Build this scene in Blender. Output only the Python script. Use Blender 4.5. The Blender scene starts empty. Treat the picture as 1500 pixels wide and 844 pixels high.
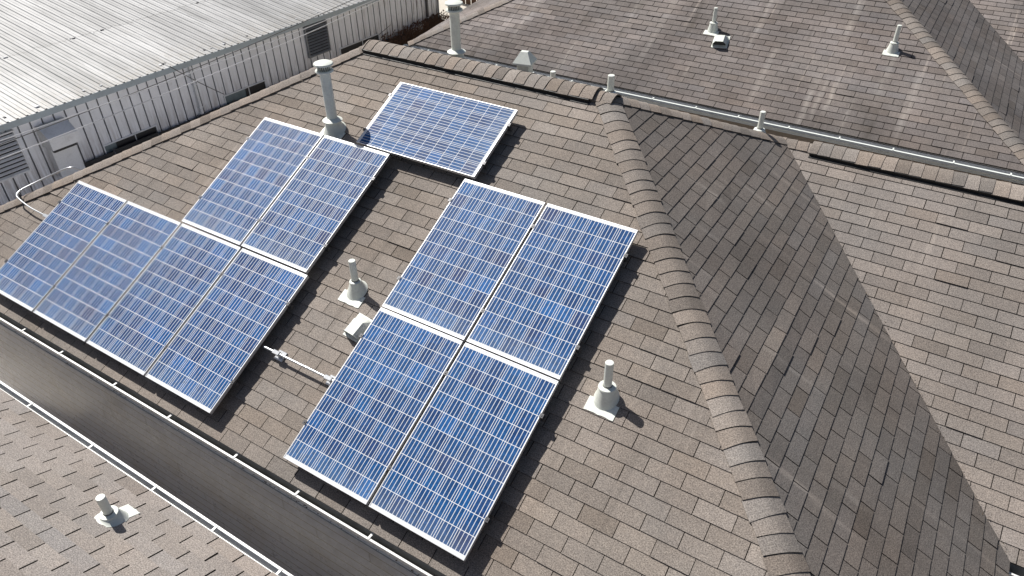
import bpy, math, random
from mathutils import Vector, Matrix, noise
random.seed(7)
R = math.radians
S = bpy.context.scene
COL = S.collection
K = 0.48442; TH = math.atan(K)

# ------------------------------------------------------------------ helpers
class MB:
    """collects faces; build() links them as one mesh object"""
    def __init__(s):
        s.v = []; s.f = []; s.uv = []; s.col = []; s.sm = []
        s.T = Matrix.Identity(4)
    def face(s, pts, uv=None, col=(1, 1, 1, 1), smooth=False):
        i = len(s.v)
        s.v += [s.T @ Vector(p) for p in pts]
        s.f.append(list(range(i, i + len(pts))))
        s.uv.append(uv or [(0, 0)] * len(pts)); s.col.append(col); s.sm.append(smooth)
    def box(s, a, b, col=(1, 1, 1, 1)):
        x0, y0, z0 = a; x1, y1, z1 = b
        P = [(x0, y0, z0), (x1, y0, z0), (x1, y1, z0), (x0, y1, z0), (x0, y0, z1), (x1, y0, z1), (x1, y1, z1), (x0, y1, z1)]
        for q in ((0, 3, 2, 1), (4, 5, 6, 7), (0, 1, 5, 4), (1, 2, 6, 5), (2, 3, 7, 6), (3, 0, 4, 7)):
            s.face([P[j] for j in q], col=col)
    def bbox(s, a, b, bev=.004):
        """box with chamfered long edges (octagonal plan), for metal boxes"""
        x0, y0, z0 = a; x1, y1, z1 = b
        lo = [(x0, y0), (x1, y0), (x1, y1), (x0, y1)]
        def ring(ins, z): return [(x0 + ins, y0, z), (x1 - ins, y0, z), (x1, y0 + ins, z), (x1, y1 - ins, z), (x1 - ins, y1, z), (x0 + ins, y1, z), (x0, y1 - ins, z), (x0, y0 + ins, z)]
        def ring2(z): return [(x0 + 2 * bev, y0 + bev, z), (x1 - 2 * bev, y0 + bev, z), (x1 - bev, y0 + 2 * bev, z), (x1 - bev, y1 - 2 * bev, z), (x1 - 2 * bev, y1 - bev, z), (x0 + 2 * bev, y1 - bev, z), (x0 + bev, y1 - 2 * bev, z), (x0 + bev, y0 + 2 * bev, z)]
        rs = [ring2(z0), ring(bev, z0 + bev), ring(bev, z1 - bev), ring2(z1)]
        s.face(rs[0][::-1]); s.face(rs[3])
        for k in range(3):
            for j in range(8):
                s.face([rs[k][j], rs[k][(j + 1) % 8], rs[k + 1][(j + 1) % 8], rs[k + 1][j]])
    def lathe(s, prof, n=28, at=(0, 0, 0)):
        """prof: (r,z) list from bottom to top"""
        at = Vector(at)
        for (r0, z0), (r1, z1) in zip(prof, prof[1:]):
            for j in range(n):
                a0 = 2 * math.pi * j / n; a1 = 2 * math.pi * (j + 1) / n
                p = [at + Vector((r0 * math.cos(a0), r0 * math.sin(a0), z0)), at + Vector((r0 * math.cos(a1), r0 * math.sin(a1), z0)),
                     at + Vector((r1 * math.cos(a1), r1 * math.sin(a1), z1)), at + Vector((r1 * math.cos(a0), r1 * math.sin(a0), z1))]
                if r0 < 1e-6: p = [p[0], p[2], p[3]]
                elif r1 < 1e-6: p = p[:3]
                s.face(p, smooth=True)
    def tube(s, pts, r, n=10):
        pts = [Vector(p) for p in pts]; rings = []
        up = Vector((0, 0, 1))
        for i, p in enumerate(pts):
            d = (pts[min(i + 1, len(pts) - 1)] - pts[max(i - 1, 0)]).normalized()
            a = d.cross(up)
            if a.length < 1e-3: a = d.cross(Vector((1, 0, 0)))
            a.normalize(); b = a.cross(d).normalized()
            rings.append([p + a * (r * math.cos(2 * math.pi * j / n)) + b * (r * math.sin(2 * math.pi * j / n)) for j in range(n)])
        for q, w in zip(rings, rings[1:]):
            for j in range(n): s.face([q[j], q[(j + 1) % n], w[(j + 1) % n], w[j]], smooth=True)
        s.face(rings[0][::-1]); s.face(rings[-1])
    def sweep(s, prof, a, b, close=False, smooth=False):
        """extrude a profile of (y,z) along x from a to b"""
        n = len(prof)
        for i in range(n if close else n - 1):
            p, q = prof[i], prof[(i + 1) % n]
            s.face([(a, p[0], p[1]), (b, p[0], p[1]), (b, q[0], q[1]), (a, q[0], q[1])], smooth=smooth)
        if close:
            s.face([(a, p[0], p[1]) for p in prof][::-1]); s.face([(b, p[0], p[1]) for p in prof])
    def build(s, name, mat, parent=None, loc=None):
        me = bpy.data.meshes.new(name)
        vs = s.v
        if parent is not None: M = MW[parent.name]; inv = M.inverted(); vs = [inv @ v for v in vs]
        elif loc is not None: vs = [v - Vector(loc) for v in vs]
        me.from_pydata([tuple(v) for v in vs], [], s.f)
        me.uv_layers.new(name='UVMap'); me.color_attributes.new('tint', 'FLOAT_COLOR', 'CORNER')
        fu = []; fc = []
        for fi, f in enumerate(s.f):
            for j in range(len(f)):
                fu += [s.uv[fi][j][0], s.uv[fi][j][1]]; fc += s.col[fi]
        me.uv_layers['UVMap'].data.foreach_set('uv', fu); me.color_attributes['tint'].data.foreach_set('color', fc)
        me.polygons.foreach_set('use_smooth', s.sm)
        me.update()
        if any(s.sm):
            import bmesh
            bm = bmesh.new(); bm.from_mesh(me); bmesh.ops.remove_doubles(bm, verts=bm.verts, dist=1e-5)
            for e in bm.edges:
                if len(e.link_faces) == 2 and e.calc_face_angle(0) > R(38): e.smooth = False
            bm.to_mesh(me); bm.free()
        me.materials.append(mat)
        o = bpy.data.objects.new(name, me); COL.objects.link(o)
        if parent is not None: o.parent = parent; MW[o.name] = MW[parent.name]
        elif loc is not None: o.location = loc; MW[o.name] = Matrix.Translation(loc)
        else: MW[o.name] = Matrix.Identity(4)
        return o
MW = {}
def tag(o, label=None, cat=None, group=None, kind=None):
    if label: o['label'] = label
    if cat: o['category'] = cat
    if group: o['group'] = group
    if kind: o['kind'] = kind
    return o
def thing(name, label, cat, M, group=None):
    o = bpy.data.objects.new(name, None); COL.objects.link(o)
    o.empty_display_size = .1
    o.matrix_world = M; MW[o.name] = M.copy()
    return tag(o, label, cat, group)
def T(x, y, z): return Matrix.Translation((x, y, z))
def copy_tree(o, M=None, parent=None):
    c = o.copy(); COL.objects.link(c)
    if parent is not None: c.parent = parent
    if M is not None: c.matrix_world = M; MW[c.name] = M.copy()
    for ch in [x for x in bpy.data.objects if x.parent == o]:
        d = copy_tree(ch, None, c); MW[d.name] = MW[c.name]
    if M is None and parent is not None: MW[c.name] = MW[parent.name]
    return c

# ------------------------------------------------------------------ materials
class NT:
    def __init__(s, name):
        s.m = bpy.data.materials.new(name); s.m.use_nodes = True
        s.t = s.m.node_tree; s.t.nodes.clear()
        s.out = s.n('ShaderNodeOutputMaterial'); s.b = s.n('ShaderNodeBsdfPrincipled')
        s.l(s.b.outputs[0], s.out.inputs[0])
    def n(s, k, **kw):
        x = s.t.nodes.new(k)
        for a, b in kw.items(): setattr(x, a, b)
        return x
    def l(s, a, b): s.t.links.new(a, b)
    def val(s, sock, v):
        if isinstance(v, bpy.types.NodeSocket): s.l(v, sock)
        else: sock.default_value = v
    def math(s, op, a, b=0.0, c=None, clamp=False):
        x = s.n('ShaderNodeMath', operation=op, use_clamp=clamp)
        s.val(x.inputs[0], a); s.val(x.inputs[1], b)
        if c is not None: s.val(x.inputs[2], c)
        return x.outputs[0]
    def mix(s, f, a, b, mode='MIX'):
        x = s.n('ShaderNodeMix', data_type='RGBA', blend_type=mode)
        s.val(x.inputs[0], f)
        for i, v in ((6, a), (7, b)):
            if isinstance(v, bpy.types.NodeSocket): s.l(v, x.inputs[i])
            else: x.inputs[i].default_value = (*v[:3], 1)
        return x.outputs[2]
    def noise(s, vec, scale, detail=3, rough=.5, out='Fac'):
        x = s.n('ShaderNodeTexNoise'); x.inputs['Scale'].default_value = scale; x.inputs['Detail'].default_value = detail; x.inputs['Roughness'].default_value = rough
        if vec is not None: s.l(vec, x.inputs['Vector'])
        return x.outputs[out]
    def ramp(s, f, lo, hi, a=0., b=1.):
        x = s.n('ShaderNodeMapRange'); x.clamp = True
        s.val(x.inputs[0], f); x.inputs[1].default_value = lo; x.inputs[2].default_value = hi; x.inputs[3].default_value = a; x.inputs[4].default_value = b
        return x.outputs[0]
    def mapping(s, vec, sc):
        x = s.n('ShaderNodeMapping'); x.inputs['Scale'].default_value = sc; s.l(vec, x.inputs[0]); return x.outputs[0]
    def uv(s):
        return s.n('ShaderNodeTexCoord').outputs['UV']
    def obj(s): return s.n('ShaderNodeTexCoord').outputs['Object']
    def set(s, **kw):
        for k_, v in kw.items():
            s.val(s.b.inputs[k_.replace('_', ' ')], v if not (isinstance(v, tuple) and len(v) == 3) else (*v, 1))
    def bump(s, h, dist, strength=1.):
        x = s.n('ShaderNodeBump'); x.inputs['Strength'].default_value = strength; x.inputs['Distance'].default_value = dist
        s.l(h, x.inputs['Height']); s.l(x.outputs[0], s.b.inputs['Normal'])

def shingle_mat(name, base, warm, streak=.5, blotch=.35, seed=0., marks=()):
    t = NT(name); uv = t.uv(); uv0 = uv
    off = t.n('ShaderNodeMapping'); off.inputs['Location'].default_value = (seed * 13.7, seed * 7.1, 0); t.l(uv, off.inputs[0]); uv = off.outputs[0]
    tint = t.n('ShaderNodeAttribute', attribute_name='tint').outputs['Color']
    c = t.mix(t.ramp(t.noise(uv, .9, 4, .6), .35, .65), base, warm)
    # granules: light, dark and rusty grains
    g = t.noise(uv, 95, 3, .75)
    c = t.mix(1, c, t.mix(t.ramp(g, .36, .64), (.52, .51, .51), (1.5, 1.5, 1.5)), 'MULTIPLY')
    g2 = t.noise(uv, 26, 4, .7)
    c = t.mix(1, c, t.mix(t.ramp(g2, .3, .7), (.84, .84, .85), (1.16, 1.15, 1.13)), 'MULTIPLY')
    # big weathering clouds
    b = t.noise(t.mapping(uv, (1, .6, 1)), .75, 5, .62)
    c = t.mix(1, c, t.mix(t.ramp(b, .32, .68), (1 - blotch,) * 3, (1 + blotch * .45,) * 3), 'MULTIPLY')
    # rain washed streaks running down the slope
    s1 = t.noise(t.mapping(uv, (7, .28, 1)), 1.0, 3, .55)
    s2 = t.noise(t.mapping(uv, (2.4, .5, 1)), 1.0, 2, .5)
    f = t.math('MULTIPLY', t.ramp(s1, .60, .72), t.ramp(s2, .48, .62))
    c = t.mix(t.math('MULTIPLY', f, streak), c, (.47, .41, .36))
    s3 = t.noise(t.mapping(uv, (3.1, .22, 1)), 1.3, 4, .6)
    c = t.mix(t.math('MULTIPLY', t.ramp(s3, .58, .75), streak * .8), c, (.10, .088, .078))
    if marks:
        sx = t.n('ShaderNodeSeparateXYZ'); t.l(uv0, sx.inputs[0])
        wob = t.math('MULTIPLY', t.math('SUBTRACT', t.noise(uv0, 2.3, 2), .5), .10)
        uu = t.math('ADD', sx.outputs[0], wob); vv = sx.outputs[1]; tot = None
        for u0, v0, v1, w_, st in marks:
            m = t.ramp(t.math('ABSOLUTE', t.math('SUBTRACT', uu, u0)), w_, 0.)
            m = t.math('MULTIPLY', m, t.math('MULTIPLY', t.ramp(vv, v0 - .05, v0 + .35), t.ramp(vv, v1, v1 - .5, 0, st)))
            tot = m if tot is None else t.math('MAXIMUM', tot, m)
        tot = t.math('MULTIPLY', tot, t.ramp(t.noise(t.mapping(uv0, (14, 3, 1)), 1, 4, .7), .32, .62, .15, 1))
        c = t.mix(tot, c, (.50, .46, .42))
    c = t.mix(1, c, tint, 'MULTIPLY')
    t.set(Base_Color=c, Roughness=.92, Specular_IOR_Level=.25)
    t.bump(t.math('ADD', g, g2), .0025, .7)
    return t.m
def paint(name, col, rough=.5, metal=0., dirt=.25, dcol=(.12, .11, .1), scale=4., coat=0., tintattr=False):
    t = NT(name); o = t.obj()
    n = t.noise(o, scale, 6, .65); n2 = t.noise(o, scale * 9, 3, .6)
    c = t.mix(t.math('MULTIPLY', t.ramp(n, .5, .75), dirt), col, dcol)
    c = t.mix(t.math('MULTIPLY', t.ramp(n2, .45, .8), dirt * .5), c, dcol)
    if tintattr: c = t.mix(1, c, t.n('ShaderNodeAttribute', attribute_name='tint').outputs['Color'], 'MULTIPLY')
    t.set(Base_Color=c, Roughness=t.ramp(n2, .3, .7, rough * .85, min(1, rough * 1.15)), Metallic=metal)
    t.b.inputs['Coat Weight'].default_value = coat
    return t.m
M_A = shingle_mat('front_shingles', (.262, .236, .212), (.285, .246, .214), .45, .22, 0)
M_H_shade = shingle_mat('shaded_hip_shingles', (.168, .154, .143), (.185, .161, .145), .55, .24, 3, [(4.35, 3.1, 3.75, .05, .55), (3.75, 2.9, 3.5, .04, .4), (4.9, 2.5, 3.3, .04, .35), (2.9, 1.4, 2.2, .04, .35), (5.35, 3.7, 4.2, .03, .35), (2.1, .6, 1.3, .05, .3)])  # darker copy of the front shingles, shade of the hip face put into the colour
M_R = shingle_mat('wing_shingles', (.248, .226, .208), (.268, .235, .211), .4, .22, 5, [(2.1, 2.6, 3.4, .05, .5), (2.5, .9, 1.7, .05, .4), (3.4, 3.2, 3.9, .05, .4)])
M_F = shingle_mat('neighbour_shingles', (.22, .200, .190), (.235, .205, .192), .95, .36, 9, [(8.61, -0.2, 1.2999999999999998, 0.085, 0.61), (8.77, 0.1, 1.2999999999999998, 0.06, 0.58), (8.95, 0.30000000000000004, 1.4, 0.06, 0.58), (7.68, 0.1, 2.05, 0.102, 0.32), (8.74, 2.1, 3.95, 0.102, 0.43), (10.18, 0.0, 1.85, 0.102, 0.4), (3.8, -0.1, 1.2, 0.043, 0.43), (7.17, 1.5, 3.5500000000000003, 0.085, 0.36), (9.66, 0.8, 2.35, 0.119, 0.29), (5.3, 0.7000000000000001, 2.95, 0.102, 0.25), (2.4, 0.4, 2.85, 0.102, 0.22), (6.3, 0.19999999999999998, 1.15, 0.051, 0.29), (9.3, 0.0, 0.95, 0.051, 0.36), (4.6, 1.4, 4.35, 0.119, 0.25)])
M_FH_shade = shingle_mat('shaded_neighbour_hip_shingles', (.15, .14, .135), (.16, .143, .136), .5, .38, 11)  # darker copy of the neighbour shingles, hip shade painted into the base tone
M_L = shingle_mat('lower_shingles', (.30, .274, .252), (.32, .282, .255), .12, .12, 15)
M_cap = shingle_mat('cap_shingles', (.262, .236, .213), (.285, .248, .218), .12, .22, 17)
M_vent = paint('painted_vent_metal', (.80, .83, .765), .45, 0, .36, (.3, .3, .26), 6)
M_seal = paint('grey_sealant', (.24, .24, .22), .7, 0, .5)
M_ventd = paint('vent_screen', (.07, .075, .07), .7, 0, .3)
M_white = paint('white_gutter_paint', (.80, .80, .78), .35, 0, .25, (.3, .28, .25), 3)
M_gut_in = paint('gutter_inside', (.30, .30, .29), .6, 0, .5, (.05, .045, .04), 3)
M_gutg = paint('sage_gutter_paint', (.84, .88, .85), .4, 0, .18, (.3, .3, .27), 3)
M_plastic = paint('black_vent_plastic', (.018, .018, .018), .55, 0, .2, (.08, .07, .06), 8)
M_alu = paint('anodised_aluminium', (.60, .61, .63), .55, .75, .12, (.5, .5, .5), 5)
M_clamp = paint('clamp_metal', (.09, .09, .095), .45, .5, .2, (.1, .1, .1), 20)
M_galv = paint('galvanised_conduit', (.60, .62, .64), .3, .6, .15, (.4, .4, .4), 14)
M_side = paint('grey_lap_siding', (.50, .55, .70), .30, 0, .45, (.24, .19, .135), 1.4, tintattr=True)
M_fascia = paint('fascia_paint', (.35, .33, .31), .6, 0, .3, (.12, .1, .08), 3)
M_wallB = paint('beige_wall_paint', (.50, .42, .34), .7, 0, .3)
M_dark = paint('dark_opening', (.012, .012, .014), .5, 0, .3, (.03, .025, .02), 6)
M_cable = paint('cable_rubber', (.09, .09, .09), .6, 0, .2)
M_cableL = paint('bare_cable', (.55, .55, .55), .5, 0, .2)
M_ground = paint('concrete_yard', (.60, .56, .49), .9, 0, .4, (.28, .24, .19), .9)
M_rust = paint('rusted_iron', (.16, .09, .055), .9, 0, .8, (.05, .03, .02), 5)
M_post = paint('pale_blue_post_paint', (.55, .68, .74), .4, 0, .2, (.3, .3, .3), 4)
M_glass = paint('dusty_window_glass', (.16, .20, .21), .25, 0, .5, (.08, .09, .08), 5)
M_acbox = paint('cooler_housing_paint', (.68, .69, .70), .5, 0, .3, (.2, .19, .17), 3)
M_teal = paint('teal_grey_fascia', (.36, .42, .45), .45, 0, .3, (.2, .2, .19), 2)

def metal_roof():
    t = NT('ribbed_roof_metal'); o = t.obj()
    n = t.noise(t.mapping(o, (.35, 3.2, 1)), 1.2, 6, .7); n2 = t.noise(o, 6, 5, .7); n3 = t.noise(t.mapping(o, (1.2, 9, 1)), 1.5, 5, .75)
    c = t.mix(t.ramp(n, .35, .68), (.56, .56, .555), (.33, .33, .325))
    c = t.mix(t.math('MULTIPLY', t.ramp(n3, .52, .72), .6), c, (.27, .268, .265))
    c = t.mix(t.math('MULTIPLY', t.ramp(n2, .6, .8), .5), c, (.42, .39, .34))
    # grime gathering along the eave
    x = t.n('ShaderNodeSeparateXYZ'); t.l(o, x.inputs[0])
    e = t.math('MULTIPLY', t.ramp(x.outputs[0], -.9, .2), t.ramp(n2, .4, .6))
    c = t.mix(t.math('MULTIPLY', e, .55), c, (.36, .33, .28))
    c = t.mix(1, c, t.n('ShaderNodeAttribute', attribute_name='tint').outputs['Color'], 'MULTIPLY')
    t.set(Base_Color=c, Roughness=.5, Metallic=0.)
    return t.m
M_mroof = metal_roof()
def metal_wall():
    t = NT('ribbed_wall_metal'); o = t.obj()
    n = t.noise(t.mapping(o, (1, .8, .5)), 1.3, 6, .7); n2 = t.noise(t.mapping(o, (1, 6, .6)), 2, 5, .7); n3 = t.noise(o, 9, 5, .7)
    c = t.mix(t.ramp(n, .35, .7), (.84, .85, .87), (.72, .73, .75))
    y = t.n('ShaderNodeSeparateXYZ'); t.l(o, y.inputs[0])
    far = t.ramp(y.outputs[1], 4.5, 8.5)
    f = t.math('MULTIPLY', t.ramp(n2, .50, .66), t.math('ADD', t.math('MULTIPLY', far, .62), .06))
    c = t.mix(f, c, (.17, .12, .09))
    c = t.mix(t.math('MULTIPLY', t.ramp(n3, .6, .75), .35), c, (.2, .18, .16))
    low = t.math('MULTIPLY', t.ramp(y.outputs[2], 1.1, .3), t.ramp(n2, .4, .6))
    c = t.mix(t.math('MULTIPLY', low, .5), c, (.2, .15, .11))
    c = t.mix(1, c, t.n('ShaderNodeAttribute', attribute_name='tint').outputs['Color'], 'MULTIPLY')
    t.set(Base_Color=c, Roughness=.5, Metallic=.0)
    return t.m
M_mwall = metal_wall()

PW, PH = .980, 1.656
def cell_mat():
    t = NT('polycrystalline_cells'); uv = t.uv()
    sp = t.n('ShaderNodeSeparateXYZ'); t.l(uv, sp.inputs[0]); u, v = sp.outputs[0], sp.outputs[1]
    pit = .1604; cw = .1552
    pv = .1586; mu = (PW - 6 * pit + pit - cw) / 2; mv = (PH - 10 * pv + pv - .1536) / 2
    a = t.math('DIVIDE', t.math('SUBTRACT', u, mu), pit); b = t.math('DIVIDE', t.math('SUBTRACT', v, mv), pv)
    fa = t.math('FRACT', a); fb = t.math('FRACT', b)
    inu = t.math('MULTIPLY', t.math('LESS_THAN', fa, cw / pit), t.math('MULTIPLY', t.math('GREATER_THAN', a, 0), t.math('LESS_THAN', a, 6)))
    inv = t.math('MULTIPLY', t.math('LESS_THAN', fb, .1536 / pv), t.math('MULTIPLY', t.math('GREATER_THAN', b, 0), t.math('LESS_THAN', b, 10)))
    cell = t.math('MULTIPLY', inu, inv)
    bb = t.math('FRACT', t.math('MULTIPLY', fa, 4 * pit / cw))
    bus = t.math('LESS_THAN', t.math('ABSOLUTE', t.math('SUBTRACT', bb, .5)), .0026 / (cw / 4))
    oi = t.n('ShaderNodeObjectInfo')
    cb = t.n('ShaderNodeCombineXYZ'); t.l(t.math('FLOOR', a), cb.inputs[0]); t.l(t.math('FLOOR', b), cb.inputs[1]); t.l(t.math('MULTIPLY', oi.outputs['Random'], 91.3), cb.inputs[2])
    wn = t.n('ShaderNodeTexWhiteNoise', noise_dimensions='3D'); t.l(cb.outputs[0], wn.inputs[0])
    rs = t.n('ShaderNodeSeparateColor'); t.l(wn.outputs['Color'], rs.inputs[0])
    # crystal grains
    cc = t.n('ShaderNodeCombineXYZ'); t.l(u, cc.inputs[0]); t.l(v, cc.inputs[1]); t.l(t.math('MULTIPLY', oi.outputs['Random'], 37.), cc.inputs[2])
    vo = t.n('ShaderNodeTexVoronoi'); vo.inputs['Scale'].default_value = 42; t.l(cc.outputs[0], vo.inputs['Vector'])
    vs = t.n('ShaderNodeSeparateColor'); t.l(vo.outputs['Color'], vs.inputs[0])
    cl = t.noise(cc.outputs[0], 3.2, 4, .6)
    base = t.mix(t.ramp(rs.outputs[0], .1, .9), (.0015, .040, .150), (.002, .070, .225))
    base = t.mix(t.ramp(rs.outputs[1], .84, .99, 0, .6), base, (.020, .030, .11))
    base = t.mix(t.ramp(rs.outputs[2], .80, 1., 0, .6), base, (.008, .115, .36))
    base = t.mix(t.ramp(cl, .48, .75, 0, .45), base, (.012, .12, .36))
    g = t.ramp(vs.outputs[0], 0, 1, .8, 1.22)
    gc = t.n('ShaderNodeCombineColor'); [t.l(g, gc.inputs[i]) for i in range(3)]
    base = t.mix(1, base, gc.outputs[0], 'MULTIPLY')
    c = t.mix(bus, base, (.74, .76, .78))
    c = t.mix(cell, (.80, .82, .84), c)
    # light dust film that gathers at the lower edge
    dn = t.noise(cc.outputs[0], 2.1, 5, .65)
    d = t.math('ADD', t.math('MULTIPLY', t.ramp(v, .3, .0), .14), t.math('MULTIPLY', t.ramp(dn, .5, .78), .06))
    c = t.mix(d, c, (.42, .50, .56))
    t.set(Base_Color=c, Roughness=.6, Specular_IOR_Level=.08)
    t.b.inputs['Coat Weight'].default_value = .14; t.b.inputs['Coat Roughness'].default_value = .50; t.b.inputs['Coat IOR'].default_value = 1.45
    t.b.inputs['Sheen Weight'].default_value = .0; t.b.inputs['Sheen Roughness'].default_value = .55
    t.b.inputs['Sheen Tint'].default_value = (.75, .85, 1, 1)
    return t.m
M_cells = cell_mat()

# ------------------------------------------------------------------ shingle planes
def clip(poly, cl):
    out = poly
    n = len(cl)
    for i in range(n):
        a, b = cl[i], cl[(i + 1) % n]
        inp = out; out = []
        def side(p): return (b[0] - a[0]) * (p[1] - a[1]) - (b[1] - a[1]) * (p[0] - a[0])
        for j in range(len(inp)):
            p, q = inp[j], inp[(j + 1) % len(inp)]
            sp, sq = side(p), side(q)
            if sp >= 0: out.append(p)
            if (sp >= 0) != (sq >= 0):
                t_ = sp / (sp - sq); out.append((p[0] + (q[0] - p[0]) * t_, p[1] + (q[1] - p[1]) * t_))
        if len(out) < 3: return []
    return out
def shingles(mb, P3, down, tab=.314, exp=.1425, thick=.008, gap=.0085, disp=None, phase=0., vphase=0., tones=.09, seed=1, region=None):
    """three-tab courses laid over the planar polygon P3 (3-D points). down = horizontal downhill direction."""
    rnd = random.Random(seed)
    P3 = [Vector(p) for p in P3]
    N = Vector((0, 0, 0))
    for i in range(len(P3)): N += P3[i].cross(P3[(i + 1) % len(P3)])
    N.normalize()
    if N.z < 0: N = -N
    D = Vector(down); D -= N * D.dot(N); D.normalize()      # down the slope
    U = D.cross(N).normalized() * -1                          # along courses
    O = P3[0]
    pts = [((p - O).dot(U), -(p - O).dot(D)) for p in P3]
    ar = sum(pts[i][0] * pts[(i + 1) % len(pts)][1] - pts[(i + 1) % len(pts)][0] * pts[i][1] for i in range(len(pts)))
    if ar < 0: pts = pts[::-1]
    u0 = min(p[0] for p in pts); u1 = max(p[0] for p in pts); v0 = min(p[1] for p in pts); v1 = max(p[1] for p in pts)
    def W(u, v, h):
        p = O + U * u - D * v
        hh = h + (disp(p) if disp else 0)
        return p + N * hh
    dk = (.16, .15, .15, 1)
    # underlay
    st = .16 if disp else .5; i = 0
    uu = u0
    while uu < u1:
        vv = v0
        while vv < v1:
            q = clip([(uu, vv), (uu + st, vv), (uu + st, vv + st), (uu, vv + st)], pts)
            if q: mb.face([W(a, b, -.014) for a, b in q], [(a, b) for a, b in q], dk)
            vv += st
        uu += st
    row = 0; v = v0 - vphase
    while v < v1:
        un = 0.5 * tab * (row % 2) + phase + rnd.uniform(-.006, .006)
        kk = math.floor((u0 - un) / tab) - 1
        u = un + kk * tab
        sh = 1.; cnt = rnd.randrange(3); hue = 0
        while u < u1:
            if cnt % 3 == 0 or cnt == 0: sh = 1 + rnd.gauss(0, tones * .55); hue = rnd.gauss(0, .010)
            cnt += 1
            k1 = sh * (1 + rnd.gauss(0, tones * .55)); hu = hue + rnd.gauss(0, .006)
            if rnd.random() < .07: k1 *= .86; hu += .012
            if region: k1 *= region(O + U * (u + tab / 2) - D * (v + exp / 2))
            k1 = max(.55, min(1.45, k1))
            col = (k1 * (1 + hu), k1, k1 * (1 - hu * 1.2), 1)
            j0 = rnd.uniform(-.0018, .0018)
            g0 = gap * rnd.uniform(.55, 1.1) / 2
            q = clip([(u + g0, v + j0), (u + tab - g0, v + j0 + rnd.uniform(-.001, .001)), (u + tab - g0, v + exp), (u + g0, v + exp)], pts)
            if q:
                lift = rnd.uniform(0, .0018) + (rnd.uniform(.003, .008) if rnd.random() < .035 else 0)
                def ht(b): return (thick + lift) * (1 - (b - v) / exp) + .0005
                top = [W(a, b, ht(b)) for a, b in q]
                mb.face(top, [(a, b) for a, b in q], col)
                n = len(q)
                for m in range(n):
                    a, b = q[m], q[(m + 1) % n]
                    if abs(a[1] - (v + exp)) < 1e-5 and abs(b[1] - (v + exp)) < 1e-5: continue
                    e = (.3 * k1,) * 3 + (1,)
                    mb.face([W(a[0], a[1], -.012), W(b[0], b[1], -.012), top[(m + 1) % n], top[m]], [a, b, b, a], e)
            u += tab
        row += 1; v += exp
def caps(mb, P0, P1, nA, nB, w=.15, exp=.143, lift=.012, thick=.006, rnd_r=.07, seed=2, over=.0, edge=.45, skirt=None):
    """row of bent cap shingles from the low end P0 up to P1; nA, nB the two roof normals"""
    rnd = random.Random(seed)
    P0 = Vector(P0); P1 = Vector(P1); L = (P1 - P0).length; d = (P1 - P0).normalized()
    nA = Vector(nA).normalized(); nB = Vector(nB).normalized()
    dA = nA.cross(d); dB = nB.cross(d)
    if dA.dot(nB) > 0: dA = -dA
    if dB.dot(nA) > 0: dB = -dB
    nn = (nA + nB).normalized()
    c0 = rnd_r / 2 * (dA + dB).length * .6; ce = ((-w + math.sqrt(w * w + rnd_r * rnd_r)) / 2) * abs(dB.dot(nA))
    S_ = [-1, -.66, -.4, -.22, -.08, .08, .22, .4, .66, 1]
    def pt(s, along, h):
        x = s * w; q = math.sqrt(x * x + rnd_r * rnd_r)
        a = (x + q) / 2; b = (-x + q) / 2
        nrm = (nA * max(0, .5 + s) + nB * max(0, .5 - s)).normalized()
        return P0 + d * along + dA * a + dB * b + nrm * h + nn * (c0 * (1 - abs(s) ** 1.6) + ce)
    n = int(L / exp) + 1
    for i in range(n):
        a0 = i * exp + rnd.uniform(-.009, .009); a1 = min((i + 1) * exp + .004, L + over)
        if a1 - a0 < .02: continue
        k1 = 1 + rnd.gauss(0, .08); hu = rnd.gauss(.01, .025)
        if rnd.random() < .12: k1 *= .8
        col = (k1 * (1 + hu), k1, k1 * (1 - hu), 1); e = (edge * k1,) * 3 + (1,)
        ww = 1 + rnd.uniform(-.07, .05); sk = rnd.uniform(-.014, .014)
        h0 = lift + thick + rnd.uniform(0, .003); h1 = lift
        lo = [pt(s * ww, a0 + sk * s, h0) for s in S_]; hi = [pt(s * ww, a1, h1) for s in S_]
        lo2 = [pt(s * ww, a0 + sk * s, h1 - .008 if abs(s) < 1 else (-.012 if skirt is None else skirt)) for s in S_]; hi2 = [pt(s * ww, a1, -.012 if skirt is None else skirt) for s in S_]
        for j in range(len(S_) - 1):
            u0, u1 = S_[j] * w, S_[j + 1] * w
            mb.face([lo[j], lo[j + 1], hi[j + 1], hi[j]], [(u0 + 3, a0), (u1 + 3, a0), (u1 + 3, a1), (u0 + 3, a1)], col, True)
            mb.face([lo2[j], lo2[j + 1], lo[j + 1], lo[j]], [(u0, a0)] * 4, e)
        for j in (0, -1): mb.face([lo2[j], lo[j], hi[j], hi2[j]], [(0, a0)] * 4, e)
    # end closing face at the top
def nz(p, s=1., a=.004): return a * noise.noise(Vector(p) * s)

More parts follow.
